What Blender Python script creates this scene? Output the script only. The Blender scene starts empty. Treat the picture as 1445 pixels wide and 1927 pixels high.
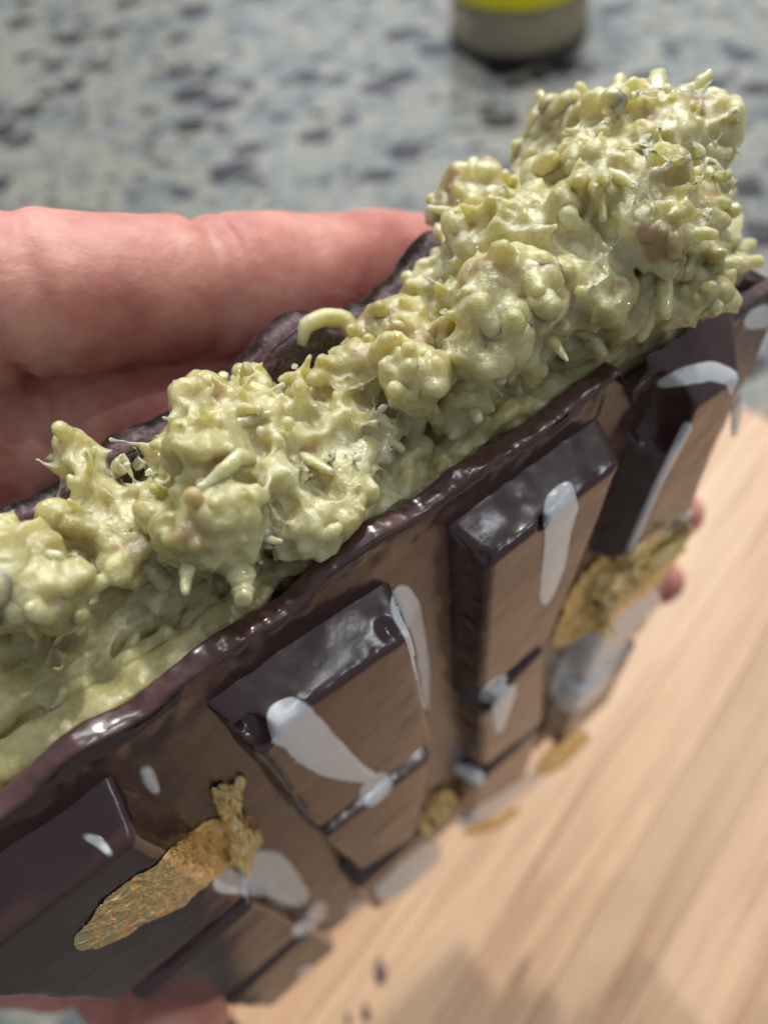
import bpy, bmesh, math, random
import numpy as np
from mathutils import Vector, Matrix
from mathutils.bvhtree import BVHTree

random.seed(7); rng = np.random.default_rng(7)
C = bpy.context.scene.collection
sc = bpy.context.scene

# ---------------------------------------------------------------- camera frame (all lengths in cm until mk())
F = 1391.0                                   # focal length in photograph pixels
CX, CY = 722.5, 963.5
CP = 2.2                                     # one chocolate column, cm
H = 25.0                                     # camera height over the counter
dn = np.array([(890-CX)/F, (1840-CY)/F, 1.0]); dn /= np.linalg.norm(dn)
Zc = -dn
Xc = np.array([1.0, 0, 0]); Xc -= Zc*(Xc@Zc); Xc /= np.linalg.norm(Xc)
Yc = np.cross(Zc, Xc)
M = np.stack([Xc, Yc, Zc])                   # camera coords (x right, y down, z ahead) -> world
CAM = np.array([0, 0, H])
def toW(P): return np.asarray(P, float)@M.T + CAM
def ray(x, y): return np.array([(x-CX)/F, (y-CY)/F, 1.0])
def at(x, y, z): return toW(ray(x, y)*z)     # point seen at photo pixel x, y at depth z cm
def ground(x, y, h):                          # point at height h seen at a photo pixel
    d = M@ray(x, y); return CAM + d*((h-H)/d[2])

# bar frame: u along the bar, v down the moulded face, w into the bar (unit = one column)
w_ = np.array([0.9101981166513766, -0.5773306169151659, -0.39499206803421366])
th = np.linalg.norm(w_); k = w_/th
K = np.array([[0, -k[2], k[1]], [k[2], 0, -k[0]], [-k[1], k[0], 0]])
R = np.eye(3)+math.sin(th)*K+(1-math.cos(th))*K@K
T = np.array([-1.339089509888146, 1.308486915891831, 1.7734082012925554])
def B(u, v, w): return toW((np.stack(np.broadcast_arrays(np.asarray(u, float), v, w), -1)@R.T+T)*CP)
def bp(x, y, w):
    o = -R.T@T; d = R.T@ray(x, y); return (o+(w-o[2])/d[2]*d)[:2]
def bq(x, y, v):
    o = -R.T@T; d = R.T@ray(x, y); q = o+(v-o[1])/d[1]*d; return q[0], q[2]
AX = M@R                                      # bar axes in world (columns)

cd = bpy.data.cameras.new('camera'); cam = bpy.data.objects.new('camera', cd); C.objects.link(cam)
Rc = np.stack([M@[1, 0, 0], M@[0, -1, 0], M@[0, 0, -1]], 1)
mw = Matrix.Identity(4)
for i in range(3):
    for j in range(3): mw[i][j] = Rc[i, j]
    mw[i][3] = CAM[i]*0.01
cam.matrix_world = mw
cd.sensor_width = 36; cd.sensor_height = 36; cd.sensor_fit = 'AUTO'; cd.lens = F/1927*36
cd.clip_start = 0.002; cd.clip_end = 50
cd.dof.use_dof = True; cd.dof.focus_distance = 0.050; cd.dof.aperture_fstop = 21
sc.camera = cam

wd = bpy.data.worlds.new('World'); sc.world = wd; wd.use_nodes = True
wd.node_tree.nodes['Background'].inputs[0].default_value = (0.84, 0.92, 1.0, 1)
wd.node_tree.nodes['Background'].inputs[1].default_value = 0.29
sc.view_settings.view_transform = 'Standard'; sc.view_settings.look = 'None'
sc.view_settings.exposure = 0.0; sc.view_settings.gamma = 1
sc.cycles.use_denoising = True
sc.cycles.max_bounces = 8; sc.cycles.diffuse_bounces = 3; sc.cycles.glossy_bounces = 3
sc.cycles.use_adaptive_sampling = True; sc.cycles.adaptive_threshold = 0.02

def lamp(loc, target, power, size, col, shape='DISK'):
    l = bpy.data.lights.new('room_light', 'AREA'); l.energy = power; l.size = size; l.color = col; l.shape = shape
    o = bpy.data.objects.new('room_light', l); C.objects.link(o)
    o.location = Vector(loc); d = Vector(target)-Vector(loc); o.rotation_euler = d.to_track_quat('-Z', 'Y').to_euler()
TG = (0.0, 0.05, 0.15)
lamp((0.45, 1.30, 1.6), TG, 25, 0.08, (1, 0.97, 0.90))
lamp((-0.50, 1.35, 1.6), TG, 19, 0.08, (0.95, 0.98, 1.0))
lamp((0.95, 0.35, 1.7), TG, 5, 0.05, (1, 0.97, 0.92))
lamp((0.05, 1.0, 1.9), TG, 4, 0.03, (1, 1, 1))
ld = AX@np.array([0.38, -0.69, -0.615])*1.9; lamp(tuple(np.array(B(2.2, 0.05, 0.08))*0.01+ld), TG, 2.0, 0.06, (0.9, 0.95, 1.0))
lamp((0.2, 2.6, 1.9), TG, 18, 2.2, (0.74, 0.86, 1.0), 'SQUARE')  # broad cool panel standing for the unseen window at the far side

# ---------------------------------------------------------------- helpers
def mk(name, verts, faces, mat, parent=None, smooth=True):
    v = np.asarray(verts, float)*0.01
    if parent is not None: v = v-np.array(parent['_org'])
    me = bpy.data.meshes.new(name); me.from_pydata(v.tolist(), [], [list(map(int, f)) for f in faces]); me.validate(); me.update()
    if smooth: me.polygons.foreach_set('use_smooth', [True]*len(me.polygons))
    me.materials.append(mat)
    o = bpy.data.objects.new(name, me); C.objects.link(o)
    if parent is not None:
        o.parent = parent; o['_org'] = parent['_org']
    else: o['_org'] = (0.0, 0.0, 0.0)
    return o
def root(name, loc, label, cat, group=None):
    o = bpy.data.objects.new(name, None); C.objects.link(o); loc = tuple(float(x)*0.01 for x in loc)
    o.location = loc; o['_org'] = loc; o['label'] = label; o['category'] = cat; o.empty_display_size = 0.01
    if group: o['group'] = group
    return o

def hash3(i, j, k, s):
    n = (i*374761393+j*668265263+k*2147483647+s*1274126177) & 0xFFFFFFFF
    n = ((n ^ (n >> 13))*1274126177) & 0xFFFFFFFF
    return ((n ^ (n >> 16)) & 0xFFFF)/65535.0*2-1
def vnoise(P, sc_, s=0):                      # value noise, -1..1
    Q = np.asarray(P)*sc_+1000.0; I = np.floor(Q).astype(np.int64); f = Q-I; f = f*f*(3-2*f); r = 0
    for a in (0, 1):
        for b in (0, 1):
            for c in (0, 1):
                r = r+hash3(I[..., 0]+a, I[..., 1]+b, I[..., 2]+c, s)*(f[..., 0] if a else 1-f[..., 0])*(f[..., 1] if b else 1-f[..., 1])*(f[..., 2] if c else 1-f[..., 2])
    return r
def fbm(P, sc_, s=0, o=3): return sum(vnoise(P, sc_*2**i, s+i)*0.5**i for i in range(o))

def nt(name):
    m = bpy.data.materials.new(name); m.use_nodes = True; t = m.node_tree; b = t.nodes['Principled BSDF']
    return m, t, b
def N(t, typ, **kw):
    n = t.nodes.new(typ)
    for a, b in kw.items():
        if a.startswith('i_'):
            key = a[2:]; n.inputs[int(key) if key.isdigit() else key.replace('_', ' ')].default_value = b
        else: setattr(n, a, b)
    return n
def coords(t, scale=(100, 100, 100), rot=(0, 0, 0)):
    tc = N(t, 'ShaderNodeTexCoord'); mp = N(t, 'ShaderNodeMapping'); mp.inputs['Scale'].default_value = scale; mp.inputs['Rotation'].default_value = rot
    t.links.new(tc.outputs['Object'], mp.inputs[0]); return mp.outputs[0]
def noise(t, co, s, d=4, r=0.55, dist=0):
    n = N(t, 'ShaderNodeTexNoise'); n.inputs['Scale'].default_value = s; n.inputs['Detail'].default_value = d; n.inputs['Roughness'].default_value = r; n.inputs['Distortion'].default_value = dist
    t.links.new(co, n.inputs['Vector']); return n.outputs['Fac']
def ramp(t, f, stops):
    r = N(t, 'ShaderNodeValToRGB'); e = r.color_ramp.elements
    while len(e) < len(stops): e.new(0.5)
    for x, (p, c) in zip(e, stops): x.position = p; x.color = (*c, 1) if len(c) == 3 else c
    t.links.new(f, r.inputs[0]); return r.outputs[0]
def mixc(t, f, a, b, mode='MIX'):
    m = N(t, 'ShaderNodeMix', data_type='RGBA', blend_type=mode)
    for s, v in ((0, f), (6, a), (7, b)):
        if hasattr(v, 'is_linked'): t.links.new(v, m.inputs[s])
        else: m.inputs[s].default_value = v if s == 0 else (*v, 1)
    return m.outputs[2]
def bump(t, b, h, strength, dist):
    n = N(t, 'ShaderNodeBump'); n.inputs['Strength'].default_value = strength; n.inputs['Distance'].default_value = dist
    t.links.new(h, n.inputs['Height']); t.links.new(n.outputs[0], b.inputs['Normal'])
def addm(t, a, b, ka=1.0, kb=1.0):
    m = N(t, 'ShaderNodeMath', operation='MULTIPLY_ADD'); t.links.new(a, m.inputs[0]); m.inputs[1].default_value = ka
    q = N(t, 'ShaderNodeMath', operation='MULTIPLY'); t.links.new(b, q.inputs[0]); q.inputs[1].default_value = kb
    t.links.new(q.outputs[0], m.inputs[2]); return m.outputs[0]

IV = {}
for s in (2, 3, 4):
    bm = bmesh.new(); bmesh.ops.create_icosphere(bm, subdivisions=s, radius=1)
    IV[s] = (np.array([q.co for q in bm.verts]), np.array([[q.index for q in f.verts] for f in bm.faces])); bm.free()
class Acc:
    def __init__(s): s.v = []; s.f = []; s.n = 0
    def add(s, v, f): s.v.append(v); s.f.extend((np.asarray(f)+s.n).tolist()); s.n += len(v)
def ell(acc, c, r, ax=None, sub=3, lump=0.0, seed=0):
    v, f = IV[sub]; v = v*(1+lump*fbm(v+seed, 1.3, seed % 97)[:, None]); v = v*np.asarray(r)
    if ax is not None: v = v@ax.T
    acc.add(v+c, f)
def fuse(acc, voxel, smooth_it, fac=0.5):
    V = np.concatenate(acc.v); me = bpy.data.meshes.new('t'); me.from_pydata(V.tolist(), [], acc.f); me.update()
    o = bpy.data.objects.new('t', me); C.objects.link(o)
    md = o.modifiers.new('r', 'REMESH'); md.mode = 'VOXEL'; md.voxel_size = voxel; md.use_smooth_shade = True
    ms = o.modifiers.new('s', 'SMOOTH'); ms.iterations = smooth_it; ms.factor = fac
    bpy.context.view_layer.update(); ev = o.evaluated_get(bpy.context.evaluated_depsgraph_get()); m2 = ev.to_mesh()
    n = len(m2.vertices); P = np.empty(n*3); m2.vertices.foreach_get('co', P); Nn = np.empty(n*3); m2.vertices.foreach_get('normal', Nn)
    Q = np.empty(len(m2.loops), int); m2.loops.foreach_get('vertex_index', Q)
    ls = np.empty(len(m2.polygons), int); m2.polygons.foreach_get('loop_start', ls); lt = np.empty(len(m2.polygons), int); m2.polygons.foreach_get('loop_total', lt)
    f = [Q[a:a+b].tolist() for a, b in zip(ls, lt)]
    ev.to_mesh_clear(); bpy.data.objects.remove(o)
    return P.reshape(-1, 3), Nn.reshape(-1, 3), f
# ---------------------------------------------------------------- materials
def m_granite():
    m, t, b = nt('granite'); co = coords(t)
    base = ramp(t, noise(t, co, 0.28, 6, 0.6, 0.4), [(0.32, (0.075, 0.09, 0.105)), (0.45, (0.145, 0.16, 0.155)), (0.56, (0.235, 0.225, 0.18)), (0.68, (0.13, 0.15, 0.175))])
    base = mixc(t, ramp(t, noise(t, co, 1.3, 4, 0.6, 0.4), [(0.45, (0, 0, 0)), (0.68, (0.55, 0.55, 0.55))]), base, (0.40, 0.37, 0.31))
    base = mixc(t, ramp(t, noise(t, co, 0.75, 4, 0.6, 0.4), [(0.54, (0, 0, 0)), (0.70, (0.6, 0.6, 0.6))]), base, (0.075, 0.08, 0.10))
    wp = N(t, 'ShaderNodeVectorMath', operation='ADD'); nz = N(t, 'ShaderNodeTexNoise'); nz.inputs['Scale'].default_value = 0.6
    t.links.new(co, nz.inputs['Vector']); t.links.new(co, wp.inputs[0]); t.links.new(nz.outputs['Color'], wp.inputs[1])
    for s, thr, col in ((0.40, 0.36, (0.016, 0.007, 0.013)), (0.85, 0.28, (0.026, 0.016, 0.024))):
        v = N(t, 'ShaderNodeTexVoronoi'); v.inputs['Scale'].default_value = s; v.inputs['Randomness'].default_value = 1
        mp = N(t, 'ShaderNodeMapping'); mp.inputs['Rotation'].default_value = (0, 0, 0.5); mp.inputs['Scale'].default_value = (0.8, 1.15, 1); t.links.new(wp.outputs[0], mp.inputs[0]); t.links.new(mp.outputs[0], v.inputs['Vector'])
        h = N(t, 'ShaderNodeSeparateColor'); t.links.new(v.outputs['Color'], h.inputs[0])
        q = N(t, 'ShaderNodeMath', operation='MULTIPLY'); t.links.new(h.outputs[0], q.inputs[0]); q.inputs[1].default_value = thr*1.5
        d = N(t, 'ShaderNodeMath', operation='SUBTRACT'); t.links.new(q.outputs[0], d.inputs[0]); t.links.new(v.outputs['Distance'], d.inputs[1])
        base = mixc(t, ramp(t, d.outputs[0], [(0.0, (0, 0, 0)), (0.05, (0.95, 0.95, 0.95))]), base, col)
    t.links.new(base, b.inputs['Base Color']); b.inputs['Roughness'].default_value = 0.24
    bump(t, b, noise(t, co, 2.0), 0.06, 0.001); return m
def m_wood():
    m, t, b = nt('board_wood')
    oi = N(t, 'ShaderNodeObjectInfo'); co = coords(t, (100, 100, 100), (0, 0, -GA))
    off = N(t, 'ShaderNodeVectorMath', operation='SCALE'); cb = N(t, 'ShaderNodeCombineXYZ')
    for i in range(3): t.links.new(oi.outputs['Random'], cb.inputs[i])
    t.links.new(cb.outputs[0], off.inputs[0]); off.inputs['Scale'].default_value = 57
    ad = N(t, 'ShaderNodeVectorMath', operation='ADD'); t.links.new(co, ad.inputs[0]); t.links.new(off.outputs[0], ad.inputs[1])
    st = N(t, 'ShaderNodeMapping'); st.inputs['Scale'].default_value = (0.12, 2.6, 2.6); t.links.new(ad.outputs[0], st.inputs[0])
    g = noise(t, st.outputs[0], 1.0, 6, 0.6, 0.8)
    col = ramp(t, g, [(0.30, (0.39, 0.225, 0.135)), (0.43, (0.52, 0.335, 0.215)), (0.58, (0.61, 0.42, 0.275)), (0.75, (0.53, 0.33, 0.205))])
    rv = ramp(t, oi.outputs['Random'], [(0.0, (0.84, 0.80, 0.76)), (0.35, (1.0, 0.97, 0.93)), (0.65, (0.95, 0.86, 0.80)), (1.0, (1.06, 1.05, 1.0))])
    col = mixc(t, 1.0, col, rv, 'MULTIPLY')
    st2 = N(t, 'ShaderNodeMapping'); st2.inputs['Scale'].default_value = (0.5, 9, 9); t.links.new(ad.outputs[0], st2.inputs[0])
    fib = noise(t, st2.outputs[0], 1.0, 4, 0.7)
    col = mixc(t, ramp(t, fib, [(0.5, (0, 0, 0)), (0.75, (0.4, 0.4, 0.4))]), col, (0.36, 0.20, 0.11))
    kn = ramp(t, noise(t, ad.outputs[0], 0.5, 3, 0.5, 0.3), [(0.68, (0, 0, 0)), (0.80, (0.55, 0.55, 0.55))])
    col = mixc(t, kn, col, (0.30, 0.17, 0.09))
    t.links.new(col, b.inputs['Base Color']); b.inputs['Roughness'].default_value = 0.42
    bump(t, b, fib, 0.15, 0.0005); return m
def m_choc(name='dark_chocolate', bloom=0.30, rough=0.22, base=(0.055, 0.022, 0.0215)):
    m, t, b = nt(name); co = coords(t)
    n1 = noise(t, co, 2.2, 5, 0.6); n2 = noise(t, co, 22, 4, 0.7)
    col = mixc(t, ramp(t, n1, [(0.4, (0, 0, 0)), (0.75, (bloom, bloom, bloom))]), base, (0.115, 0.062, 0.065))
    col = mixc(t, ramp(t, n2, [(0.62, (0, 0, 0)), (0.75, (bloom*0.8,)*3)]), col, (0.14, 0.095, 0.09))
    t.links.new(col, b.inputs['Base Color'])
    rr = N(t, 'ShaderNodeMapRange'); rr.inputs[3].default_value = rough-0.06; rr.inputs[4].default_value = rough+0.14; t.links.new(n1, rr.inputs[0]); t.links.new(rr.outputs[0], b.inputs['Roughness'])
    b.inputs['Specular IOR Level'].default_value = 0.8
    b.inputs['Subsurface Weight'].default_value = 0.15; b.inputs['Subsurface Radius'].default_value = (0.0012, 0.0005, 0.0004); b.inputs['Subsurface Scale'].default_value = 1
    bump(t, b, addm(t, n2, noise(t, co, 3, 3), 0.16, 1.0), 0.11, 0.0004); return m
def m_rough_choc(name='broken_chocolate', g=1.0):
    m, t, b = nt(name); co = coords(t)
    n = noise(t, co, 14, 6, 0.75, 0.5)
    col = ramp(t, n, [(0.35, (0.045*g, 0.021*g, 0.024*g)), (0.5, (0.105*g, 0.056*g, 0.062*g)), (0.66, (0.24*g, 0.155*g, 0.160*g))])
    t.links.new(col, b.inputs['Base Color']); b.inputs['Roughness'].default_value = 0.26; b.inputs['Specular IOR Level'].default_value = 0.7
    bump(t, b, n, 0.6, 0.0005); return m
def m_cream():
    m, t, b = nt('pistachio_cream'); co = coords(t)
    n1 = noise(t, co, 1.6, 4, 0.6, 0.5); n2 = noise(t, co, 9, 4, 0.6); n3 = noise(t, co, 34, 3, 0.6)
    col = ramp(t, n1, [(0.3, (0.32, 0.275, 0.10)), (0.5, (0.54, 0.485, 0.24)), (0.7, (0.71, 0.66, 0.42))])
    col = mixc(t, ramp(t, n2, [(0.52, (0, 0, 0)), (0.72, (0.45, 0.45, 0.45))]), col, (0.44, 0.32, 0.13))
    br = ramp(t, noise(t, co, 2.6, 2, 0.5, 0.2), [(0.63, (0, 0, 0)), (0.73, (0.7, 0.7, 0.7))])
    col = mixc(t, br, col, (0.27, 0.115, 0.05))
    t.links.new(col, b.inputs['Base Color']); b.inputs['Roughness'].default_value = 0.30
    b.inputs['Subsurface Weight'].default_value = 0.55; b.inputs['Subsurface Radius'].default_value = (0.0050, 0.0042, 0.0016); b.inputs['Subsurface Scale'].default_value = 1.0
    b.inputs['Coat Weight'].default_value = 0.9; b.inputs['Coat Roughness'].default_value = 0.055; b.inputs['Coat IOR'].default_value = 1.5
    cn = N(t, 'ShaderNodeBump'); cn.inputs['Strength'].default_value = 0.8; cn.inputs['Distance'].default_value = 0.0006; t.links.new(noise(t, co, 16, 3, 0.6), cn.inputs['Height']); t.links.new(cn.outputs[0], b.inputs['Coat Normal'])
    bump(t, b, addm(t, n3, n2, 0.30, 1.0), 0.40, 0.0006); return m
def m_strand():
    m, t, b = nt('pastry_strand'); co = coords(t); oi = N(t, 'ShaderNodeObjectInfo')
    n = noise(t, co, 6, 4, 0.6)
    col = ramp(t, n, [(0.3, (0.50, 0.45, 0.20)), (0.6, (0.68, 0.63, 0.37))])
    col = mixc(t, ramp(t, oi.outputs['Random'], [(0.80, (0, 0, 0)), (1.0, (0.5, 0.5, 0.5))]), col, (0.55, 0.28, 0.09))
    t.links.new(col, b.inputs['Base Color']); b.inputs['Roughness'].default_value = 0.28
    b.inputs['Subsurface Weight'].default_value = 0.6; b.inputs['Subsurface Radius'].default_value = (0.003, 0.0025, 0.0012); b.inputs['Subsurface Scale'].default_value = 1.0
    b.inputs['Coat Weight'].default_value = 0.8; b.inputs['Coat Roughness'].default_value = 0.1
    bump(t, b, noise(t, co, 25, 3), 0.35, 0.0005); return m
def m_white():
    m, t, b = nt('white_chocolate_and_sheen'); co = coords(t); n = noise(t, co, 4, 4, 0.6)
    al = ramp(t, n, [(0.3, (0.84, 0.85, 0.88)), (0.6, (0.92, 0.94, 0.98))])
    at_ = N(t, 'ShaderNodeAttribute', attribute_name='film'); ad = addm(t, at_.outputs['Fac'], noise(t, co, 5, 4, 0.6), 1.0, 0.35)
    t.links.new(mixc(t, ramp(t, ad, [(0.15, (0, 0, 0)), (0.60, (1, 1, 1))]), (0.10, 0.06, 0.055), al), b.inputs['Base Color'])
    t.links.new(ramp(t, ad, [(0.20, (0, 0, 0)), (0.60, (1, 1, 1))]), b.inputs['Alpha']); b.inputs['Specular IOR Level'].default_value = 0.7
    b.inputs['Roughness'].default_value = 0.24; b.inputs['Subsurface Weight'].default_value = 0.3; b.inputs['Subsurface Radius'].default_value = (0.002, 0.002, 0.002); b.inputs['Subsurface Scale'].default_value = 1
    bump(t, b, n, 0.15, 0.0005); return m
def m_gold():
    m, t, b = nt('gold_leaf'); co = coords(t); n = noise(t, co, 12, 5, 0.7, 0.6)
    t.links.new(ramp(t, n, [(0.3, (0.98, 0.68, 0.30)), (0.55, (1.0, 0.82, 0.44)), (0.8, (1.0, 0.92, 0.62))]), b.inputs['Base Color'])
    b.inputs['Metallic'].default_value = 0.95; b.inputs['Roughness'].default_value = 0.26
    bump(t, b, noise(t, co, 7, 4, 0.6, 1.0), 1.0, 0.0009); return m
def m_skin():
    m, t, b = nt('skin'); co = coords(t); n = noise(t, co, 0.9, 4, 0.6); n2 = noise(t, co, 9, 4, 0.6)
    col = ramp(t, n, [(0.34, (0.40, 0.12, 0.105)), (0.52, (0.56, 0.235, 0.19)), (0.70, (0.69, 0.37, 0.30))])
    t.links.new(col, b.inputs['Base Color']); b.inputs['Roughness'].default_value = 0.55
    b.inputs['Subsurface Weight'].default_value = 0.5; b.inputs['Subsurface Radius'].default_value = (0.006, 0.002, 0.0012); b.inputs['Subsurface Scale'].default_value = 1
    bump(t, b, n2, 0.25, 0.0006); return m
def m_plain(name, col, rough, n_amt=0.0, sub=0.0, coat=0.0):
    m, t, b = nt(name); co = coords(t); n = noise(t, co, 0.8, 3)
    t.links.new(mixc(t, n, tuple(c*(1-n_amt) for c in col), tuple(min(1, c*(1+n_amt)) for c in col)), b.inputs['Base Color'])
    b.inputs['Roughness'].default_value = rough; b.inputs['Subsurface Weight'].default_value = sub; b.inputs['Subsurface Radius'].default_value = (0.005,)*3; b.inputs['Subsurface Scale'].default_value = 1
    b.inputs['Coat Weight'].default_value = coat; return m

# ---------------------------------------------------------------- counter and board
gp = ground(1150, 1500, 2.5)
dd = ground(1195, 1430, 2.5)-gp               # grain direction
GA = math.atan2(dd[1], dd[0])
MG = m_granite()
g = mk('counter_top', [(-150, -120, 0), (150, -120, 0), (150, 150, 0), (-150, 150, 0), (-150, -120, -3), (150, -120, -3), (150, 150, -3), (-150, 150, -3)],
       [(0, 1, 2, 3), (7, 6, 5, 4), (0, 4, 5, 1), (1, 5, 6, 2), (2, 6, 7, 3), (3, 7, 4, 0)], MG, smooth=False)
g['kind'] = 'structure'; g['label'] = 'polished blue grey granite counter with dark purple flecks'
MWD = m_wood()
BH = 2.5
ga = np.array([math.cos(GA), math.sin(GA)]); gb = np.array([-ga[1], ga[0]])  # gb: left of the grain direction
PL = ground(162, 1895, BH)[:2]@gb              # left edge line
PB = ground(1432, 782, BH)[:2]@ga              # far edge line
LEN, WID = PB-ground(650, 2160, BH)[:2]@ga, 30.0
cc = ga*(PB-LEN/2)+gb*(PL-WID/2)
board = root('cutting_board', (cc[0], cc[1], 0), 'pale wooden cutting board made of glued strips lying on the granite counter', 'cutting board')
def bar_box(a0, a1, b0, b1, z0, z1, r=0.04):
    pts = []
    for (a, b) in ((a0, b0), (a1, b0), (a1, b1), (a0, b1)): pts.append(ga*a+gb*b)
    v = []
    ca = np.mean(pts, 0)
    for z, s in ((z0, 0), (z1-r, 0), (z1, r)):
        for p in pts:
            d = ca-p; q = p+np.array([np.sign(d@ga)*ga+np.sign(d@gb)*gb][0])*s; v.append((q[0], q[1], z))
    f = [(3, 2, 1, 0), (8, 9, 10, 11)]
    for l in (0, 4):
        for i in range(4): j = (i+1) % 4; f.append((l+i, l+j, l+4+j, l+4+i))
    return v, f
b1 = PL; n = 0
while b1 > PL-WID:
    wdt = random.uniform(1.7, 3.1); b0 = max(b1-wdt, PL-WID)
    v, f = bar_box(PB-LEN, PB, b0+0.006, b1-0.006, 0.02, BH+random.uniform(-0.012, 0.0), 0.02 if n else 0.05)
    mk('plank', v, f, MWD, board, smooth=False); b1 = b0; n += 1

# crumbs on the board
MR = m_rough_choc()
for (x, y, s, lab) in ((716, 1828, 0.17, 'larger dark chocolate crumb on the board right of the thumb'), (689, 1905, 0.12, 'small dark chocolate crumb at the bottom edge of the board view'),
                       (655, 1918, 0.09, 'tiny dark crumb left of the small crumb near the bottom edge')):
    c = ground(x, y, BH); bm = bmesh.new(); bmesh.ops.create_icosphere(bm, subdivisions=3, radius=1)
    P = np.array([p.co for p in bm.verts]); P = P*(1+0.35*fbm(P, 1.6, 3)[:, None]); P = P*np.array([s*0.8, s*1.5, s*0.5])+[c[0], c[1], BH+s*0.35]
    o = mk('chocolate_crumb', P, [[q.index for q in fc.verts] for fc in bm.faces], MR); bm.free()
    o['label'] = lab; o['category'] = 'crumb'; o['group'] = 'chocolate crumbs on the board'

# ---------------------------------------------------------------- jar
def lathe(prof, c, nseg=72):
    v = []; f = []
    for r, z in prof:
        for i in range(nseg): a = 2*math.pi*i/nseg; v.append((c[0]+r*math.cos(a), c[1]+r*math.sin(a), z))
    for i in range(len(prof)-1):
        for j in range(nseg): k2 = (j+1) % nseg; f.append((i*nseg+j, i*nseg+k2, (i+1)*nseg+k2, (i+1)*nseg+j))
    return v, f
gl, gr, gf = ground(848, 52, 0), ground(1106, 44, 0), ground(958, 126, 0)
JR = np.linalg.norm(gr-gl)/2*0.985
vd = gf[:2]/np.linalg.norm(gf[:2]); jc = np.array([*(gf[:2]+vd*JR), 0])
mid = (gl+gr)/2; jc[:2] = jc[:2]+(np.dot(mid[:2]-jc[:2], [-vd[1], vd[0]]))*np.array([-vd[1], vd[0]])
d0 = M@ray(950, 19); q = jc[:2]-vd*JR; s_ = np.linalg.norm(q)/np.linalg.norm(d0[:2]); LH = H+d0[2]*s_
print('jar r', JR, 'lid h', LH, 'cam dist', np.linalg.norm(q))
jar = root('plastic_jar', jc, 'cream plastic tub with a bright yellow lid standing on the counter behind', 'jar')
v, f = lathe([(0.01, 0.25), (JR-0.5, 0.25), (JR-0.35, 0.02), (JR-0.12, 0.02), (JR-0.03, 0.18), (JR, 0.45), (JR, LH+0.1), (0.01, LH+0.1)], jc)
mk('jar_body', v, f, m_plain('cream_plastic', (0.34, 0.29, 0.20), 0.4, 0.08, 0.2), jar)
v, f = lathe([(JR-0.6, 0.01), (JR+0.02, 0.0), (JR+0.06, 0.08), (JR+0.06, 0.60), (JR-0.02, 0.70)], jc)
mk('base_ring', v, f, m_plain('dark_ring', (0.035, 0.032, 0.028), 0.5, 0.1), jar)
MY = m_plain('yellow_plastic', (0.92, 0.86, 0.01), 0.35, 0.04, 0.2)
v, f = lathe([(JR-0.1, LH-0.05), (JR+0.02, LH-0.05), (JR+0.10, LH+0.0), (JR+0.10, LH+1.35), (JR-0.05, LH+1.5), (JR-0.3, LH+1.5), (JR-0.4, LH+1.42), (0.01, LH+1.42)], jc)
lid = mk('lid', v, f, MY, jar)
v, f = lathe([(JR+0.09, LH-0.02), (JR+0.16, LH+0.02), (JR+0.16, LH+0.14), (JR+0.09, LH+0.18)], jc)
mk('lid_rim', v, f, MY, lid)

# ---------------------------------------------------------------- chocolate bar
MC = m_choc(); MS = m_choc('tile_chocolate', 0.22, 0.19); MCR = m_cream(); MST = m_strand(); MWH = m_white(); MGO = m_gold()
bo = B(2.1, 4.75, 0.6)
bar = root('chocolate_bar', bo, 'halved dark chocolate bar held on edge with pale green pistachio filling showing on top', 'chocolate bar')
U0, U1, VE, RW = 0.14, 4.03, 4.78, 0.17
allv, allf = [], []                            # collected surface, for laying drizzle and leaf on it
def bvh_add(v, f):
    o = len(allv); allv.extend([tuple(p) for p in v]); allf.extend([tuple(int(i)+o for i in q) for q in f])

def slab(name, w0, w1, vtop, mat, nu=260, nv=80, amp=0.012, edge_r=0.5):
    us = np.linspace(U0, U1, nu); V = []; Fc = []
    ts = np.linspace(0, 1, nv)**1.6
    def sheet(w, outer):
        for u in us:
            vt = vtop(u)+0.022
            for tt in ts:
                v = vt+(VE-vt)*tt; ww = w
                dv = v-vt
                if dv < 0.035: ww = w+(w1-w0)*0.15*(1 if outer else -1)*(1-dv/0.035)**2
                ww = ww+float(0.0)
                V.append((u, v, ww))
    sheet(w0, True); sheet(w1, False)
    V = np.array(V); n_ = nu*nv
    for s in (0, 1):
        for i in range(nu-1):
            for j in range(nv-1):
                a = s*n_+i*nv+j; q = (a, a+1, a+nv+1, a+nv); Fc.append(q if s else q[::-1])
    for i in range(nu-1):
        Fc.append((i*nv, n_+i*nv, n_+(i+1)*nv, (i+1)*nv)[::-1]); e = nv-1
        Fc.append((i*nv+e, (i+1)*nv+e, n_+(i+1)*nv+e, n_+i*nv+e)[::-1])
    for j in range(nv-1):
        Fc.append((j, j+1, n_+j+1, n_+j)[::-1]); e = (nu-1)*nv
        Fc.append((e+j, n_+e+j, n_+e+j+1, e+j+1)[::-1])
    near = np.exp(-((V[:, 1]-0.022-np.array([vtop(u) for u in V[:, 0]]))/0.15)**2)
    nz = np.stack([fbm(V, 9, 11), fbm(V, 9, 21), fbm(V, 9, 31)], 1)
    V = V+nz*np.array([0, 0.6, 1.0])*amp*(0.25+near[:, None])
    return V, Fc
def vrim(u):
    return -0.17+0.018*math.sin(u*5.1+1)+0.012*math.sin(u*13)+0.028*float(vnoise(np.array([u, 0, 0]), 6, 5)) + (0.20*min(1, max(0, (u-2.93)/0.12)) if u > 2.93 else 0)
V, Fc = slab('front', RW, RW+0.07, vrim, MC)
W_ = B(V[:, 0], V[:, 1], V[:, 2]); bvh_add(W_, Fc)
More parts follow.
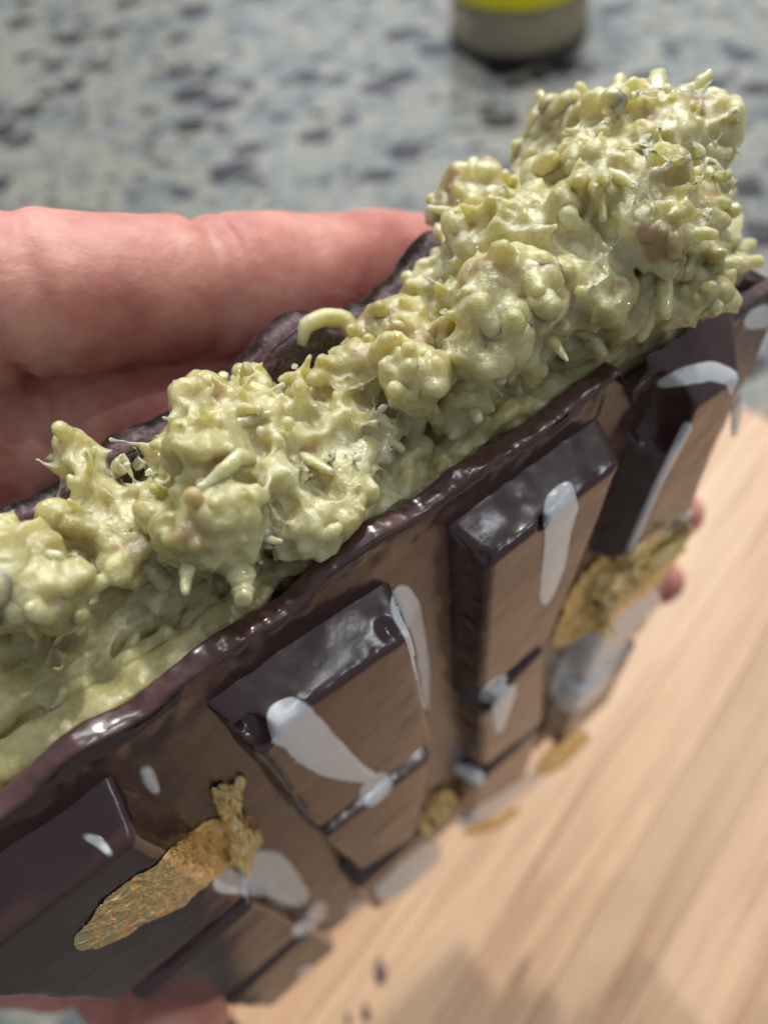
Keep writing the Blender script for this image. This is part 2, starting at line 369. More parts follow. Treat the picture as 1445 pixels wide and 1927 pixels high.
front = mk('front_shell', W_, Fc, MC, bar); front['label'] = 'dark chocolate moulded layer with a rough cut rim'
# the cut lip of the moulded layer
us = np.linspace(U0, U1, 420); nc = 12; V = []
for u in us:
    for a in range(nc+1):
        an = math.pi*a/nc; wv = RW+0.036-0.037*math.cos(an); V.append((u, vrim(u)+0.014-0.018*math.sin(an)**0.5, wv))
V = np.array(V); V = V+np.stack([0*V[:, 0], 0.007*fbm(V, 18, 61, 4), 0.003*fbm(V, 14, 65, 4)], 1)
Fc = [(i*(nc+1)+a, i*(nc+1)+a+1, (i+1)*(nc+1)+a+1, (i+1)*(nc+1)+a)[::-1] for i in range(len(us)-1) for a in range(nc)]
MLIP = m_choc('cut_chocolate', 0.45, 0.22, (0.075, 0.032, 0.031))
W_ = B(V[:, 0], V[:, 1], V[:, 2]); bvh_add(W_, Fc); mk('cut_lip', W_, Fc, MLIP, front)
def vback(u): return -0.20+0.05*float(vnoise(np.array([u, 3, 0]), 5, 9))+0.015*float(vnoise(np.array([u, 3, 0]), 15, 9))-0.17*math.exp(-((u-2.10)/0.18)**2)-0.15*math.exp(-((u-2.75)/0.25)**2)-0.05*math.exp(-((u-1.2)/0.3)**2)-0.15*math.exp(-((u-3.6)/0.25)**2)
V, Fc = slab('back', 0.93, 1.08, vback, MR, amp=0.008)
back = mk('back_shell', B(V[:, 0], V[:, 1], V[:, 2]), Fc, MR, bar); back['label'] = 'rough broken dark chocolate base layer against the fingers'
# side and bottom walls of the shell
def prism(u0, u1, v0, v1, w0, w1, n=6):
    bm = bmesh.new(); bmesh.ops.create_cube(bm, size=1)
    bmesh.ops.bevel(bm, geom=bm.edges[:], offset=0.03, segments=2, affect='EDGES')
    P = np.array([q.co for q in bm.verts]); P = P*[u1-u0, v1-v0, w1-w0]+[(u0+u1)/2, (v0+v1)/2, (w0+w1)/2]
    f = [[q.index for q in fc.verts] for fc in bm.faces]; bm.free(); return P, f
for a in ((U0+.005, U0+0.09, -0.12, VE-.01, RW+0.03, 1.04), (U1-0.09, U1-.005, 0.1, VE-.01, RW+0.03, 1.04), (U0+.01, U1-.01, VE-0.09, VE-.005, RW+0.03, 1.04)):
    P, f = prism(*a); mk('shell_wall', B(P[:, 0], P[:, 1], P[:, 2]), f, MC, bar)

# raised segments; the first row uses the corners seen in the photograph
ov = {(1, 0): ((480, 1400), (775, 1195), (815, 1395), (600, 1560)), (2, 0): ((925, 1063), (1171, 871), (1038, 1197), (905, 1310)),
      (2, 1): ((909, 1340), (1024, 1222), (1020, 1360), (912, 1443)), (1, 1): ((616, 1576), (812, 1425), (782, 1576), (682, 1637)),
      (3, 0): ((1300, 772), (1392, 712), (1303, 955), (1180, 1060)), (0, 0): ((-150, 1830), (330, 1500), (452, 1702), (180, 1890))}
holes = [((1, 0), 745, 1195, 0.036), ((1, 0), 488, 1394, 0.062), ((2, 0), 1021, 986, 0.028), ((2, 0), 921, 1058, 0.022), ((2, 0), 1096, 931, 0.014),
         ((3, 0), 1270, 800, 0.12), ((2, 1), 916, 1330, 0.06), ((1, 0), 800, 1402, 0.05), ((1, 0), 560, 1522, 0.02), ((2, 0), 1165, 880, 0.012)]
def segment(i, j):
    g_, h_, r_ = 0.40, 0.24, 1.512
    q = [(i+g_/2, j*r_+h_/2), (i+1-g_/2, j*r_+h_/2), (i+1-g_/2, (j+1)*r_-h_/2), (i+g_/2, (j+1)*r_-h_/2)]
    if (i, j) in ov and (i, j) != (0, 0): q = [tuple(bp(*p, 0.0)) for p in ov[(i, j)]]
    q = np.array(q)
    eu, et, eb = (0.05, 0.10, 0.04) if j == 0 else (0.05, 0.04, 0.04)
    if (i, j) == (3, 0): eu, et = 0.10, 0.22
    base = q+np.array([(-eu, -et), (eu, -et), (eu, eb), (-eu, eb)])
    bm = bmesh.new()
    tv = [bm.verts.new((p[0], p[1], 0.0)) for p in q]; bv = [bm.verts.new((p[0], p[1], RW+0.02)) for p in base]
    bm.faces.new(tv); bm.faces.new(bv[::-1])
    for a in range(4): b_ = (a+1) % 4; bm.faces.new((tv[a], bv[a], bv[b_], tv[b_]))
    bmesh.ops.recalc_face_normals(bm, faces=bm.faces[:])
    ed = [e for e in bm.edges if not (e.verts[0] in bv and e.verts[1] in bv)]
    bmesh.ops.bevel(bm, geom=ed, offset=0.022, segments=3, affect='EDGES', profile=0.5)
    me = bpy.data.meshes.new('chocolate_segment'); bm.to_mesh(me); bm.free()
    hs = [h for h in holes if h[0] == (i, j)]
    o = bpy.data.objects.new('tmp', me); C.objects.link(o)
    tmp = []
    for (_, x, y, r) in hs:
        u, v = bp(x, y, 0.012); bs = bmesh.new(); bmesh.ops.create_icosphere(bs, subdivisions=3, radius=r)
        for p in bs.verts: p.co = Vector((p.co.x*(1 if r < .1 else .8)+u, p.co.y*(1.15 if r < 0.1 else 2.0)+v, p.co.z*1.7+0.03))
        ms = bpy.data.meshes.new('t'); bs.to_mesh(ms); bs.free(); so = bpy.data.objects.new('t', ms); C.objects.link(so); tmp.append(so)
        md = o.modifiers.new('b', 'BOOLEAN'); md.operation = 'DIFFERENCE'; md.object = so; md.solver = 'EXACT'
    bpy.context.view_layer.update()
    ev = o.evaluated_get(bpy.context.evaluated_depsgraph_get()); m2 = ev.to_mesh()
    bm = bmesh.new(); bm.from_mesh(m2); bmesh.ops.triangulate(bm, faces=bm.faces[:])
    a_ = Acc(); a_.add(np.array([q.co for q in bm.verts]), [[q.index for q in fc.verts] for fc in bm.faces]); bm.free(); ev.to_mesh_clear()
    P, Nn, f = fuse(a_, 0.0105, 5)
    for s in tmp+[o]: bpy.data.objects.remove(s)
    P = P+np.stack([fbm(P, 5, 41)*0.007, fbm(P, 5, 42)*0.007, 0*P[:, 0]], 1)
    P = P+Nn*(0.0030*fbm(P, 4, 43)+0.0022*fbm(P, 22, 44, 2)*np.exp(-((P[:, 2]-0.022)/0.008)**2))[:, None]
    Wd = B(P[:, 0], P[:, 1], P[:, 2]); bvh_add(Wd, f)
    ob = mk('chocolate_segment', Wd, f, MS, bar, smooth=True)
    return ob
for i in range(4):
    for j in range(3): segment(i, j)
TREE = BVHTree.FromPolygons([Vector(p) for p in allv], allf)

def onbar(x, y):
    d = Vector(M@ray(x, y)).normalized(); loc, nr, idx, ds = TREE.ray_cast(Vector(CAM), d)
    if loc is None:
        u, v = bp(x, y, 0.03); return B(u, v, 0.03), -AX[:, 2]
    nr = np.array(nr)
    if nr@np.array(d) > 0: nr = -nr
    return np.array(loc), nr
def ribbon(pts, lift=0.035, crumple=0.0, ncr=10, step=7, seed=0, jag=0.0):
    pts = np.array(pts, float); seg = np.linalg.norm(np.diff(pts[:, :2], axis=0), axis=1); L = np.concatenate([[0], np.cumsum(seg)])
    n_ = max(4, int(L[-1]/step)); s = np.linspace(0, L[-1], n_+1)
    x = np.interp(s, L, pts[:, 0]); y = np.interp(s, L, pts[:, 1]); hw = np.interp(s, L, pts[:, 2])
    k_ = np.array([1, 2, 3, 2, 1.])/9
    if n_ > 8:
        for a in (x, y, hw): a[2:-2] = np.convolve(a, k_, 'valid')
    tx, ty = np.gradient(x), np.gradient(y); l = np.hypot(tx, ty); nx, ny = -ty/l, tx/l
    endf = np.minimum(1, np.minimum(s, L[-1]-s)/(np.maximum(hw, 3)*0.8)+0.15); hw = hw*np.sqrt(endf)
    V = []; Nn = []
    for a in range(n_+1):
        jr = 1+jag*float(vnoise(np.array([s[a]*0.024, seed, 0]), 1, 2)); jl = 1+jag*float(vnoise(np.array([s[a]*0.024, seed, 7]), 1, 3))
        for b in range(ncr+1):
            q = b/ncr*2-1; hh = hw[a]*(jr if q > 0 else jl)*q
            p, nr = onbar(x[a]+nx[a]*hh, y[a]+ny[a]*hh); V.append(p); Nn.append(nr)
    V = np.array(V).reshape(n_+1, ncr+1, 3); Nn = np.array(Nn).reshape(n_+1, ncr+1, 3)
    for _ in range(2):
        S = Nn.copy(); S[1:-1, 1:-1] = (Nn[1:-1, 1:-1]*2+Nn[:-2, 1:-1]+Nn[2:, 1:-1]+Nn[1:-1, :-2]+Nn[1:-1, 2:])/6; Nn = S/np.linalg.norm(S, axis=2, keepdims=True)
    q = np.linspace(-1, 1, ncr+1)[None, :]; prof = np.sqrt(np.clip(1-q**2, 0, 1))*np.sqrt(np.clip(np.minimum(np.arange(n_+1), n_-np.arange(n_+1))/2.0, 0, 1))[:, None]
    hgt = lift*(0.10+0.90*prof**2)
    if crumple: hgt = lift*0.5+prof*crumple*(0.6+0.9*fbm(V, 5, seed, 3))+crumple*0.35*np.abs(vnoise(V, 16, seed))+0.28*crumple*vnoise(V, 26, seed)
    T_ = V+Nn*hgt[..., None]; Bt = V-Nn*(0.01 if not crumple else -0.0)
    if crumple: Bt = T_-Nn*0.006
    P = np.concatenate([T_.reshape(-1, 3), Bt.reshape(-1, 3)]); m_ = (n_+1)*(ncr+1); w = ncr+1; Fc = []
    for a in range(n_):
        for b in range(ncr):
            i0 = a*w+b; Fc.append((i0, i0+1, i0+w+1, i0+w)); Fc.append((m_+i0, m_+i0+w, m_+i0+w+1, m_+i0+1))
    for a in range(n_):
        for b in (0, ncr): i0 = a*w+b; Fc.append((i0, i0+w, m_+i0+w, m_+i0))
    for b in range(ncr):
        for a in (0, n_): i0 = a*w+b; Fc.append((i0, m_+i0, m_+i0+1, i0+1))
    # drop faces stretched over a silhouette step
    Fk = [q_ for q_ in Fc if max(np.linalg.norm(P[q_[0]]-P[q_[2]]), np.linalg.norm(P[q_[1]]-P[q_[3]])) < 0.9]
    fl = np.clip(1-q**2, 0, 1)**0.8*np.clip(np.minimum(s, L[-1]-s)/18, 0, 1)[:, None]
    return P, Fk, np.concatenate([fl.ravel(), fl.ravel()])
DR = [([(752, 1095, 12), (762, 1145, 28), (780, 1195, 19), (793, 1260, 14), (802, 1340, 5)], 'white drizzle at the right corner of the central segment'),
      ([(500, 1335, 18), (540, 1352, 46), (585, 1395, 42), (625, 1430, 34), (680, 1456, 16), (715, 1466, 4)], 'broad white drizzle beside the big bubble hole'),
      ([(1072, 902, 5), (1056, 945, 32), (1048, 1005, 22), (1042, 1060, 20), (1030, 1110, 14), (1020, 1142, 6)], None),
      ([(900, 1318, 8), (935, 1295, 20), (950, 1290, 24), (942, 1335, 16), (935, 1385, 5)], None),
      ([(735, 1455, 14), (712, 1478, 22), (692, 1500, 20), (675, 1512, 8)], None),
      ([(1232, 724, 6), (1285, 708, 17), (1340, 697, 18), (1376, 712, 15), (1386, 760, 8), (1381, 825, 5)], 'white drizzle along the top of the rightmost segment'),
      ([(1395, 615, 8), (1425, 598, 20), (1460, 590, 24)], None),
      ([(556, 1842, 5), (572, 1828, 9), (592, 1812, 5)], None), ([(648, 1722, 4), (668, 1706, 8), (692, 1694, 4)], None),
      ([(268, 1432, 10), (278, 1462, 17), (300, 1500, 7)], None),  # soft sheen on the shell, painted as a faint white film
      ([(150, 1570, 6), (185, 1582, 12), (215, 1615, 6)], None),
      ([(395, 1668, 10), (455, 1655, 30), (505, 1640, 42), (550, 1680, 28), (585, 1690, 12)], 'wide white drizzle below the gold leaf'),
      ([(600, 1690, 9), (602, 1715, 15), (575, 1742, 13), (545, 1760, 8)], None),
      ([(705, 1690, 14), (760, 1650, 23), (825, 1590, 21)], None),
      ([(850, 1448, 8), (890, 1455, 15), (912, 1480, 8)], None),
      ([(850, 1540, 14), (890, 1540, 14), (940, 1508, 12), (1000, 1468, 10), (1040, 1430, 7)], None),
      ([(1240, 1110, 18), (1180, 1160, 26), (1125, 1220, 44), (1090, 1280, 46), (1055, 1340, 24)], 'smeared whitish drizzle near the far edge'),
      ([(1075, 1300, 18), (1110, 1280, 22), (1150, 1240, 10), (1183, 1205, 8)], None),
      ([(1298, 790, 9), (1240, 905, 7), (1195, 1010, 7), (1172, 1062, 4)], None), ([(1178, 1066, 4), (1240, 1015, 6), (1305, 955, 7)], None)]  # both thin strips paint the pale reflection along a segment's edges
for n_, (p, lab) in enumerate(DR):
    P, f, fl = ribbon([(x_, y_, h_*1.2) for x_, y_, h_ in p], 0.012, seed=n_, jag=0.06, ncr=14, step=6); o = mk('drizzle_and_sheen', P, f, MWH, bar)
    at_ = o.data.attributes.new('film', 'FLOAT', 'POINT'); at_.data.foreach_set('value', (fl*(0.5 if n_ in (9, 10) else 1)).astype(np.float32)) if len(o.data.vertices) == len(fl) else None
    if lab: o['label'] = lab
GL = [([(142, 1780, 12), (180, 1753, 24), (225, 1722, 37), (320, 1654, 44), (380, 1608, 50), (418, 1574, 46), (446, 1545, 36)], 0.022, 'long golden foil flake lying across the left segment'),
      ([(396, 1483, 8), (425, 1492, 28), (428, 1525, 20), (448, 1560, 32), (446, 1600, 22), (440, 1632, 8)], 0.16, 'crumpled upper end of the long foil flake'),
      ([(458, 1456, 4), (440, 1480, 8), (428, 1505, 8)], 0.10, None), ([(484, 1556, 5), (472, 1590, 8), (460, 1618, 5)], 0.10, None),
      ([(1036, 1212, 8), (1075, 1172, 28), (1125, 1122, 50), (1170, 1092, 52), (1220, 1055, 36), (1262, 1015, 26), (1290, 980, 8)], 0.10, 'large bright crumpled foil patch below the rightmost segment'),
      ([(1100, 1085, 10), (1150, 1100, 20), (1200, 1080, 14)], 0.12, None), ([(1258, 1020, 8), (1270, 1005, 16), (1275, 990, 7)], 0.12, None),
      ([(1110, 1105, 6), (1140, 1095, 13), (1165, 1110, 8)], 0.16, None), ([(1185, 1085, 5), (1205, 1070, 11), (1225, 1072, 6)], 0.16, None), ([(1085, 1160, 6), (1115, 1178, 12), (1150, 1175, 7)], 0.14, None), ([(1060, 1195, 5), (1078, 1180, 9), (1090, 1165, 5)], 0.12, None),
      ([(786, 1562, 8), (815, 1538, 21), (840, 1500, 22), (850, 1478, 8)], 0.15, None),
      ([(1008, 1452, 10), (1050, 1420, 24), (1105, 1378, 16)], 0.10, 'dull orange foil patch at the far edge'), ([(872, 1566, 6), (930, 1548, 11), (975, 1518, 5)], 0.08, None)]
for n_, (p, cr, lab) in enumerate(GL):
    P, f, fl = ribbon(p, 0.02, crumple=cr, seed=50+n_, jag=0.22, ncr=22, step=3.5); o = mk('gold_leaf', P, f, MGO, bar, smooth=False)
    if lab: o['label'] = lab

# ---------------------------------------------------------------- filling: blobs and threads fused into one coated mass
def tube(path, radii, ns=8):
    path = np.asarray(path); n = len(path); t = np.gradient(path, axis=0); t /= np.linalg.norm(t, axis=1, keepdims=True)
    a = np.cross(t[0], [0.3, 0.5, 0.8]); V = []; a /= np.linalg.norm(a)
    for i in range(n):
        a = a-t[i]*(a@t[i]); a /= np.linalg.norm(a); b = np.cross(t[i], a)
        for k_ in range(ns): an = 2*math.pi*k_/ns; V.append(path[i]+radii[i]*(a*math.cos(an)+b*math.sin(an)))
    f = []
    for i in range(n-1):
        for k_ in range(ns): k2 = (k_+1) % ns; f.append((i*ns+k_, i*ns+k2, (i+1)*ns+k2, (i+1)*ns+k_))
    f.append(tuple(range(ns))[::-1]); f.append(tuple((n-1)*ns+k_ for k_ in range(ns)))
    return np.array(V), f
def rot_rand():
    q = rng.normal(size=4); q /= np.linalg.norm(q); a, b, c, d = q
    return np.array([[1-2*(c*c+d*d), 2*(b*c-a*d), 2*(b*d+a*c)], [2*(b*c+a*d), 1-2*(b*b+d*d), 2*(c*d-a*b)], [2*(b*d-a*c), 2*(c*d+a*b), 1-2*(b*b+c*c)]])
def fill_pt(x, y, h):
    v = -0.22-h; u, w = bq(x, y, v); return np.array([u, v, w])
CL = [ # px, py, height, radius
 (1190, 290, .30, .24), (1285, 275, .24, .20), (1085, 280, .18, .18), (1275, 380, .24, .17), (1200, 400, .34, .22), (1110, 390, .26, .22), (1240, 470, .20, .17), (1050, 330, .12, .15), (1310, 470, .08, .09), (1150, 480, .2, .17),
 (895, 400, .10, .14), (940, 460, .22, .18), (1030, 460, .22, .20), (885, 510, .12, .13), (955, 560, .26, .15), (1090, 540, .20, .15), (905, 650, .20, .12), (960, 640, .12, .10), (1010, 600, .14, .11), (870, 590, .12, .10),
 (1170, 560, .10, .12), (1260, 560, .08, .10), (1325, 565, .04, .07),
 (745, 640, .10, .11), (765, 710, .18, .10), (700, 700, .10, .09), (650, 740, .08, .08), (590, 760, .10, .09), (810, 560, .06, .07),
 (395, 790, .10, .11), (455, 800, .18, .12), (395, 870, .20, .12), (490, 880, .16, .11), (440, 950, .18, .11), (330, 860, .08, .08), (480, 745, .07, .07), (360, 1010, .13, .06), (300, 940, .08, .07), (550, 830, .10, .08), (440, 1030, .10, .07),
 (645, 900, .06, .08), (665, 830, .05, .09), (630, 960, .04, .06), (580, 1000, .03, .06),
 (150, 880, .08, .055), (195, 930, .09, .06), (240, 960, .06, .06), (160, 990, .08, .05),
 (590, 905, .03, .10), (640, 860, .03, .09), (560, 970, .02, .08), (700, 800, .02, .09), (820, 700, .03, .10), (250, 1040, .02, .07), (860, 760, .0, .08),
 (30, 1060, .18, .11), (95, 1120, .15, .08), (-60, 1100, .2, .13)]
acc = Acc()
def proj(p): q = R@p+T; return CX+F*q[0]/q[2], CY+F*q[1]/q[2]
def offend(p): x, y = proj(p); return (x > 1360 and y < 475)
# floor of the filling, a lumpy slab with dark hollows
bx = Acc()
for u in np.arange(0.2, 4.1, 0.075):
    for w in np.arange(0.30, 0.95, 0.085):
        if offend(np.array([u, -0.15, w])): continue
        r = rng.uniform(0.055, 0.09); dv = 0.10*float(fbm(np.array([u, 0, w]), 3.0, 71))
        ell(acc, np.array([u+rng.uniform(-.02, .02), -0.05+0.10*(0.9-w)+dv+rng.uniform(-.03, .02), min(0.93, w+rng.uniform(-.02, .02))]), (r*rng.uniform(.9, 1.8), r*0.8, r*rng.uniform(.8, 1.4)), None, 3, 0.65, int(u*400+w*70))
P, f = prism(0.2, 3.72, -0.02, 1.2, 0.26, 0.94); bm = bmesh.new()
for p in P: bm.verts.new(p)
bm.verts.ensure_lookup_table()
for q in f: bm.faces.new([bm.verts[a] for a in q])
bmesh.ops.triangulate(bm, faces=bm.faces[:]); acc.add(np.array([p.co for p in bm.verts]), [[a.index for a in q.verts] for q in bm.faces]); bm.free()
P, f = prism(0.25, 3.70, -0.10, 1.2, 0.46, 0.92); bm = bmesh.new()
for p in P: bm.verts.new(p)
bm.verts.ensure_lookup_table()
for q in f: bm.faces.new([bm.verts[a] for a in q])
bmesh.ops.triangulate(bm, faces=bm.faces[:]); acc.add(np.array([p.co for p in bm.verts]), [[a.index for a in q.verts] for q in bm.faces]); bm.free()
surf = []
for n_, (x, y, h, r) in enumerate(CL):
    c = fill_pt(x, y, h); ell(acc, c, (r, r*0.9, r*0.85), rot_rand(), 4, 0.42, n_*3+1)
    # neck down to the floor, narrower than the clump
    dpt = c.copy(); dpt[1] = -0.15; dpt[2] = min(max(c[2], 0.32), 0.86); mid_ = (c+dpt)/2
    ell(acc, mid_, (r*0.62, max(r*0.6, abs(dpt[1]-c[1])*0.6), r*0.6), None, 3, 0.3, n_*5+2)
    ns = int(5+r*55)
    for _ in range(int(r*230)):      # fine threads pressed into the surface
        d = rng.normal(size=3); d[1] = -abs(d[1])+0.3; d /= np.linalg.norm(d); s0 = c+d*r*rng.uniform(0.88, 1.0); td = rng.normal(size=3); td -= d*(td@d); td /= np.linalg.norm(td); td = td+d*rng.uniform(-0.1, 0.35)
        L_ = rng.uniform(0.06, 0.18); r0 = rng.uniform(0.0125, 0.017); vv, ff = tube([s0-td*L_/2, s0+rng.normal(size=3)*0.012, s0+td*L_/2, s0+td*L_*0.7], [r0, r0*1.3, r0, r0*.5], 6); tri = []
        for q in ff:
            for a in range(1, len(q)-1): tri.append((q[0], q[a], q[a+1]))
        acc.add(vv, tri)
    for _ in range(ns):
        d = rng.normal(size=3); d[1] = -abs(d[1])*1.0+0.25; d /= np.linalg.norm(d); s0 = c+d*r*0.92; surf.append((s0, d, r))
        k_ = rng.random()
        if k_ < 0.08:      # knob
            s0 = c+d*r*rng.uniform(0.74, 0.90)
            rr = rng.uniform(0.016, 0.030); ell(acc, s0, (rr, rr*rng.uniform(1.2, 2.6), rr*0.8), rot_rand(), 2, 0.6, n_+int(rr*9999))
        else:              # thread, mostly lying along the surface, coated
            s0 = c+d*r*rng.uniform(0.80, 0.95); tdir = rng.normal(size=3); tdir -= d*(tdir@d); tdir /= np.linalg.norm(tdir)
            up = rng.uniform(0.3, 0.9) if rng.random() < 0.38 else 0.03; dir_ = tdir*(1-up)+d*up; dir_ /= np.linalg.norm(dir_)
            L_ = rng.uniform(0.07, 0.20); r0 = rng.uniform(0.015, 0.024); bend = rng.normal(size=3)*0.18*L_
            pth = [s0-dir_*L_*0.5+(d*-0.01), s0+bend, s0+dir_*L_*0.35, s0+dir_*L_*0.75]
            vv, ff = tube(pth, [r0*2.2, r0*2.0, r0*1.4, r0*0.6], 7)
            tri = [];
            for q in ff:
                for a in range(1, len(q)-1): tri.append((q[0], q[a], q[a+1]))
            acc.add(vv, tri)
for u in np.arange(0.2, 3.75, 0.03):      # smooth smear along the rim
    ell(acc, np.array([u, -0.085+0.02*math.sin(u*7)+0.012*float(vnoise(np.array([u, 9, 0]), 9, 3)), 0.315+0.02*math.sin(u*4.3)]), (0.06, 0.035, 0.065), None, 2)
for _ in range(230):     # threads over the low part of the cut
    u = rng.uniform(0.2, 4.0); w = rng.uniform(0.30, 0.93); s0 = np.array([u, -0.085+0.08*(0.9-w)-0.05*rng.random(), w])
    if offend(s0): continue; dir_ = rng.normal(size=3); dir_[1] *= 0.5; dir_ /= np.linalg.norm(dir_)
    L_ = rng.uniform(0.08, 0.22); r0 = rng.uniform(0.011, 0.020); bend = rng.normal(size=3)*0.02
    vv, ff = tube([s0-dir_*L_/2, s0+bend, s0+dir_*L_/2], [r0, r0*1.2, r0*.6], 7); tri = []
    for q in ff:
        for a in range(1, len(q)-1): tri.append((q[0], q[a], q[a+1]))
    acc.add(vv, tri)

P, Nn, f = fuse(acc, 0.0084, 16)
low = np.clip((P[:, 1]+0.235)/0.03, 0, 1); P[:, 2] = np.where(P[:, 2] < 0.265, P[:, 2]*(1-low)+0.265*low, P[:, 2])
P = P+Nn*(0.034*fbm(P, 5.5, 88, 2)+0.011*fbm(P, 18, 81, 2)+0.0022*vnoise(P, 45, 85))[:, None]
# drop crumbs that float free of the mass
par = list(range(len(P)))
def find(a):
    while par[a] != a: par[a] = par[par[a]]; a = par[a]
    return a
for q in f:
    a = find(q[0])
    for b in q[1:]:
        b = find(b)
        if a != b: par[b] = a
lab = np.array([find(a) for a in range(len(P))]); big = np.bincount(lab).argmax(); keep = lab == big
new = np.cumsum(keep)-1; f = [[int(new[a]) for a in q] for q in f if keep[q[0]]]; P = P[keep]; Nn = Nn[keep]
fill = mk('filling', B(P[:, 0], P[:, 1], P[:, 2]), f, MCR, bar); fill['label'] = 'lumpy pale green pistachio cream clotted with shredded pastry'

# separate pastry threads that stick out: (root px, tip px, height root, height tip, radius px root, tip)
SD = [((535, 832), (622, 888), .14, .17, 17, 9), ((500, 770), (468, 688), .06, .10, 24, 7), ((372, 790), (330, 722), .08, .10, 22, 7), ((345, 1000), (347, 1116), .12, .14, 24, 9),
      ((185, 945), (118, 835), .08, .11, 26, 12), ((1040, 270), (1012, 178), .2, .28, 24, 9), ((1270, 190), (1334, 138), .36, .42, 18, 9), ((1320, 250), (1388, 226), .32, .38, 20, 7),
      ((1010, 585), (1062, 505), .2, .26, 17, 12), ((1000, 600), (1066, 678), .14, .18, 30, 4), ((1235, 450), (1252, 590), .22, .20, 30, 12), ((1300, 520), (1352, 582), .12, .12, 34, 14),
      ((850, 400), (822, 372), .14, .18, 20, 12), ((900, 350), (885, 305), .16, .2, 26, 16), ((680, 850), (660, 960), .06, .08, 34, 16), ((450, 1080), (455, 1132), .1, .08, 30, 20),
      ((500, 1000), (530, 1018), .13, .13, 16, 6), ((905, 620), (945, 720), .2, .16, 26, 12), ((770, 640), (735, 590), .12, .14, 26, 16), ((800, 750), (740, 690), .12, .18, 20, 14),
      ((1330, 370), (1385, 400), .26, .26, 22, 12), ((1330, 290), (1372, 290), .3, .3, 24, 14), ((1160, 190), (1165, 148), .4, .42, 24, 14), ((1235, 190), (1236, 140), .38, .4, 24, 16),
      ((1100, 470), (1130, 410), .3, .34, 14, 9), ((980, 330), (1000, 430), .2, .26, 20, 10), ((560, 740), (600, 700), .08, .12, 22, 10), ((620, 720), (660, 690), .08, .1, 18, 9),
      ((400, 730), (420, 705), .1, .12, 20, 10), ((30, 1040), (110, 1050), .2, .24, 26, 12), ((1340, 500), (1430, 490), .06, .06, 22, 12),
      ((860, 700), (900, 790), .06, .05, 18, 9), 
      ((1120, 640), (1060, 600), .06, .10, 18, 9), ((1180, 600), (1160, 520), .1, .16, 18, 10), ((1150, 330), (1210, 370), .46, .48, 16, 9), ((1080, 330), (1040, 400), .32, .34, 18, 9),
      ((920, 420), (990, 390), .28, .32, 16, 9), ((870, 450), (850, 520), .18, .16, 18, 10), ((450, 860), (380, 920), .3, .3, 18, 10), ((430, 800), (510, 780), .28, .28, 16, 9)]
LBL = {0: 'pale blunt pastry thread pointing down right from the left clump', 3: 'drip-like thread tip hanging from the left clump', 9: 'sharp triangular pastry shard near the middle', 6: 'thread poking up at the top right corner'}
for n_, (a, b, h0, h1, r0, r1) in enumerate(SD):
    p0, p1 = fill_pt(*a, h0), fill_pt(*b, h1); md_ = (p0+p1)/2+rng.normal(size=3)*0.012; zz = (R@p0+T)[2]; k_ = 1/F*zz
    ts = np.linspace(0, 1, 9)[:, None]; path = (1-ts)**2*p0+2*ts*(1-ts)*md_+ts**2*p1
    st = p0-(p1-p0)*0.25+np.array([0, 0.04, 0]); path = np.vstack([st, path, path[-1]+(path[-1]-path[-2])*0.25, path[-1]+(path[-1]-path[-2])*0.33])
    rad = np.concatenate([[r0*0.9], np.linspace(r0, r1, 9)*(1+0.12*rng.normal(size=9)), [r1*0.7, r1*0.25]])*k_*0.92
    vv, ff = tube(path, rad, 12); vv = vv+0.006*np.stack([fbm(vv, 16, 5), fbm(vv, 16, 6), fbm(vv, 16, 7)], 1)
    o = mk('pastry_strand', B(vv[:, 0], vv[:, 1], vv[:, 2]), ff, MST, fill)
    if n_ in LBL: o['label'] = LBL[n_]
# curled cream lip over the broken base layer
cp_ = [bq(x, y, -0.22-h) for (x, y, h) in ((672, 640, .06), (650, 600, .10), (610, 596, .12), (575, 612, .12), (566, 650, .08))]
hs = [.06, .10, .12, .12, .08]; path = np.array([(c[0], -0.22-h, c[1]) for c, h in zip(cp_, hs)])
tt = np.linspace(0, 4, 17); path = np.stack([np.interp(tt, range(5), path[:, i]) for i in range(3)], 1)
for i in range(3): path[1:-1, i] = (path[:-2, i]+path[1:-1, i]*2+path[2:, i])/4
vv, ff = tube(path, np.interp(tt, range(5), [.03, .034, .032, .03, .016]), 14)
mk('cream_curl', B(vv[:, 0], vv[:, 1], vv[:, 2]), ff, MCR, fill)

# ---------------------------------------------------------------- hand
ha = Acc()
def limb(pts, n=9):
    pts = [np.array(p, float) for p in pts]
    for a, b in zip(pts[:-1], pts[1:]):
        for i in range(n+1):
            s = i/n; q = a*(1-s)+b*s; ell(ha, q[:3], (q[3],)*3, None, 3)
def px(x, y, z, r): return np.array([*at(x, y, z), r])
def bb(u, v, w, r): return np.array([*B(u, v, w), r])
idx = [px(-470, 600, 5.8, 0.80), px(-150, 600, 5.8, 0.70), px(60, 562, 5.95, 0.69), px(230, 540, 6.2, 0.61), px(390, 545, 6.6, 0.63), px(560, 535, 7.2, 0.66), px(700, 505, 7.8, 0.58), px(800, 487, 8.2, 0.45)]
limb(idx)
mtip = bb(*bp(1284, 964, 0.38), 0.38, 0.36); rtip = bb(*bp(1240, 1094, 0.40), 0.40, 0.47)
mfg = [px(-430, 880, 7.0, 0.85), px(-60, 850, 7.0, 0.80), px(110, 800, 6.9, 0.64), px(300, 780, 7.1, 0.64), px(450, 775, 7.6, 0.68), bb(2.5, 0.9, 1.38, 0.60), bb(3.7, 1.7, 1.34, 0.58), mtip]
limb(mfg)
rfg = [px(-430, 1200, 8.4, 0.85), bb(0.8, 1.6, 1.45, 0.7), bb(2.4, 2.2, 1.40, 0.62), bb(3.8, 2.6, 1.36, 0.6), rtip]
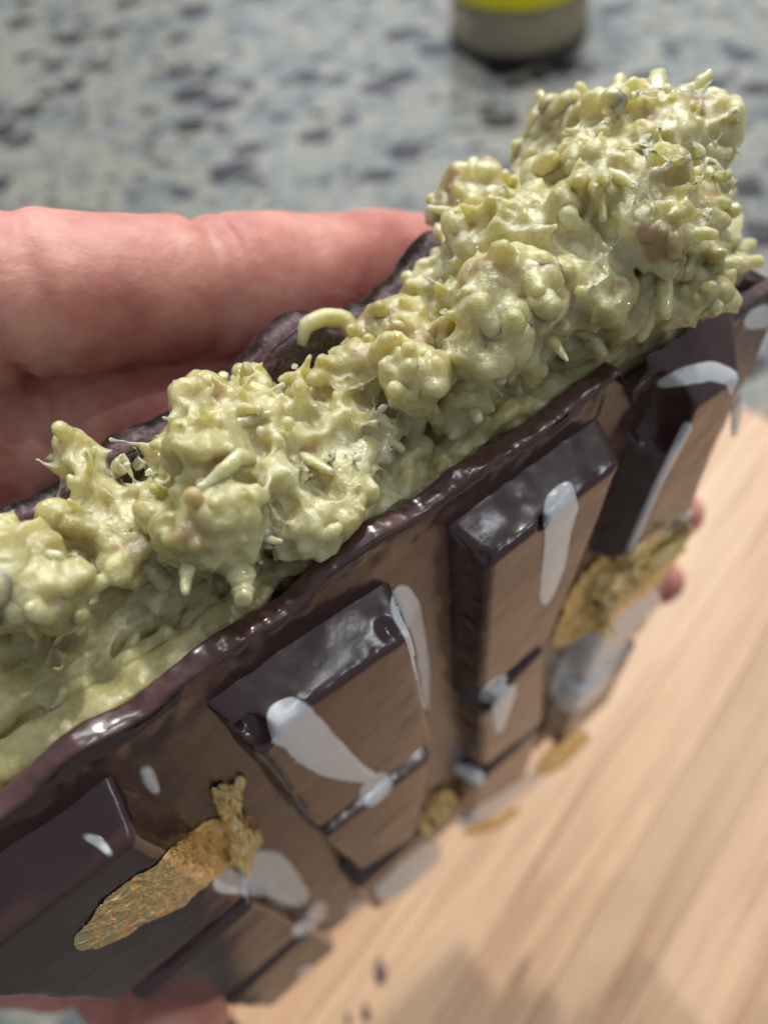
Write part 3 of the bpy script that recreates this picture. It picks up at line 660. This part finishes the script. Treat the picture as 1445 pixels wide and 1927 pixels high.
limb(rfg)
pfg = [px(-430, 1500, 9.4, 0.8), bb(0.6, 2.9, 1.45, 0.62), bb(1.8, 3.2, 1.38, 0.55), bb(3.0, 3.4, 1.34, 0.5)]
limb(pfg)
thb = [px(-520, 1500, 10.6, 1.0), px(-250, 1600, 10.8, 0.8), px(110, 1660, 10.8, 0.60), px(215, 1850, 9.9, 0.52), px(335, 1940, 9.0, 0.62)]
limb(thb, 10)
limb([px(-300, 1660, 11.2, 0.7), px(-60, 1795, 10.9, 0.66), px(120, 1815, 10.6, 0.58)], 8)
web = [px(-40, 700, 6.3, 0.52), px(-48, 800, 6.5, 0.58), px(-60, 960, 6.9, 0.7)]; limb(web)
for a, b in zip([idx[0], mfg[0], rfg[0], pfg[0]], [mfg[0], rfg[0], pfg[0], thb[0]]): limb([a, b], 10)
palm = [px(-900, 1100, 8.0, 1.5), px(-1300, 1300, 8.5, 2.0), px(-1900, 1500, 9.0, 2.0)]
for a in (idx[0], mfg[0], rfg[0], pfg[0], thb[0]): limb([a, palm[0]], 10)
limb(palm, 10)
P, Nn, f = fuse(ha, 0.05, 12, 0.6)
def crease(a, b, dep=0.05, wdt=0.05):
    global P
    a3, b3 = a[:3], b[:3]; ax = (b3-a3)/np.linalg.norm(b3-a3); d = (P-a3)@ax+0.04*vnoise(P, 1.5, 3); rad = np.linalg.norm(P-a3, axis=1)
    P = P-Nn*(dep*np.exp(-(d/wdt)**2)*(rad < 1.3))[:, None]
crease(idx[2]+(idx[3]-idx[2])*0.05, idx[3], 0.05, 0.10); crease(idx[4]-(idx[4]-idx[3])*0.15, idx[5], 0.07, 0.11)
crease(mfg[2], mfg[3], 0.06, 0.10); crease(idx[1]+(idx[2]-idx[1])*0.75, idx[2], 0.06, 0.08); crease(idx[4]+(idx[5]-idx[4])*0.15, idx[5], 0.03, 0.05)
P = P+Nn*(0.03*fbm(P, 1.2, 91))[:, None]
hand = mk('hand', P, f, m_skin()); hand['label'] = 'pinkish hand gripping the chocolate bar from behind, fingers and thumb tip around it'; hand['category'] = 'hand'
for o in bpy.data.objects:
    if '_org' in o: del o['_org']
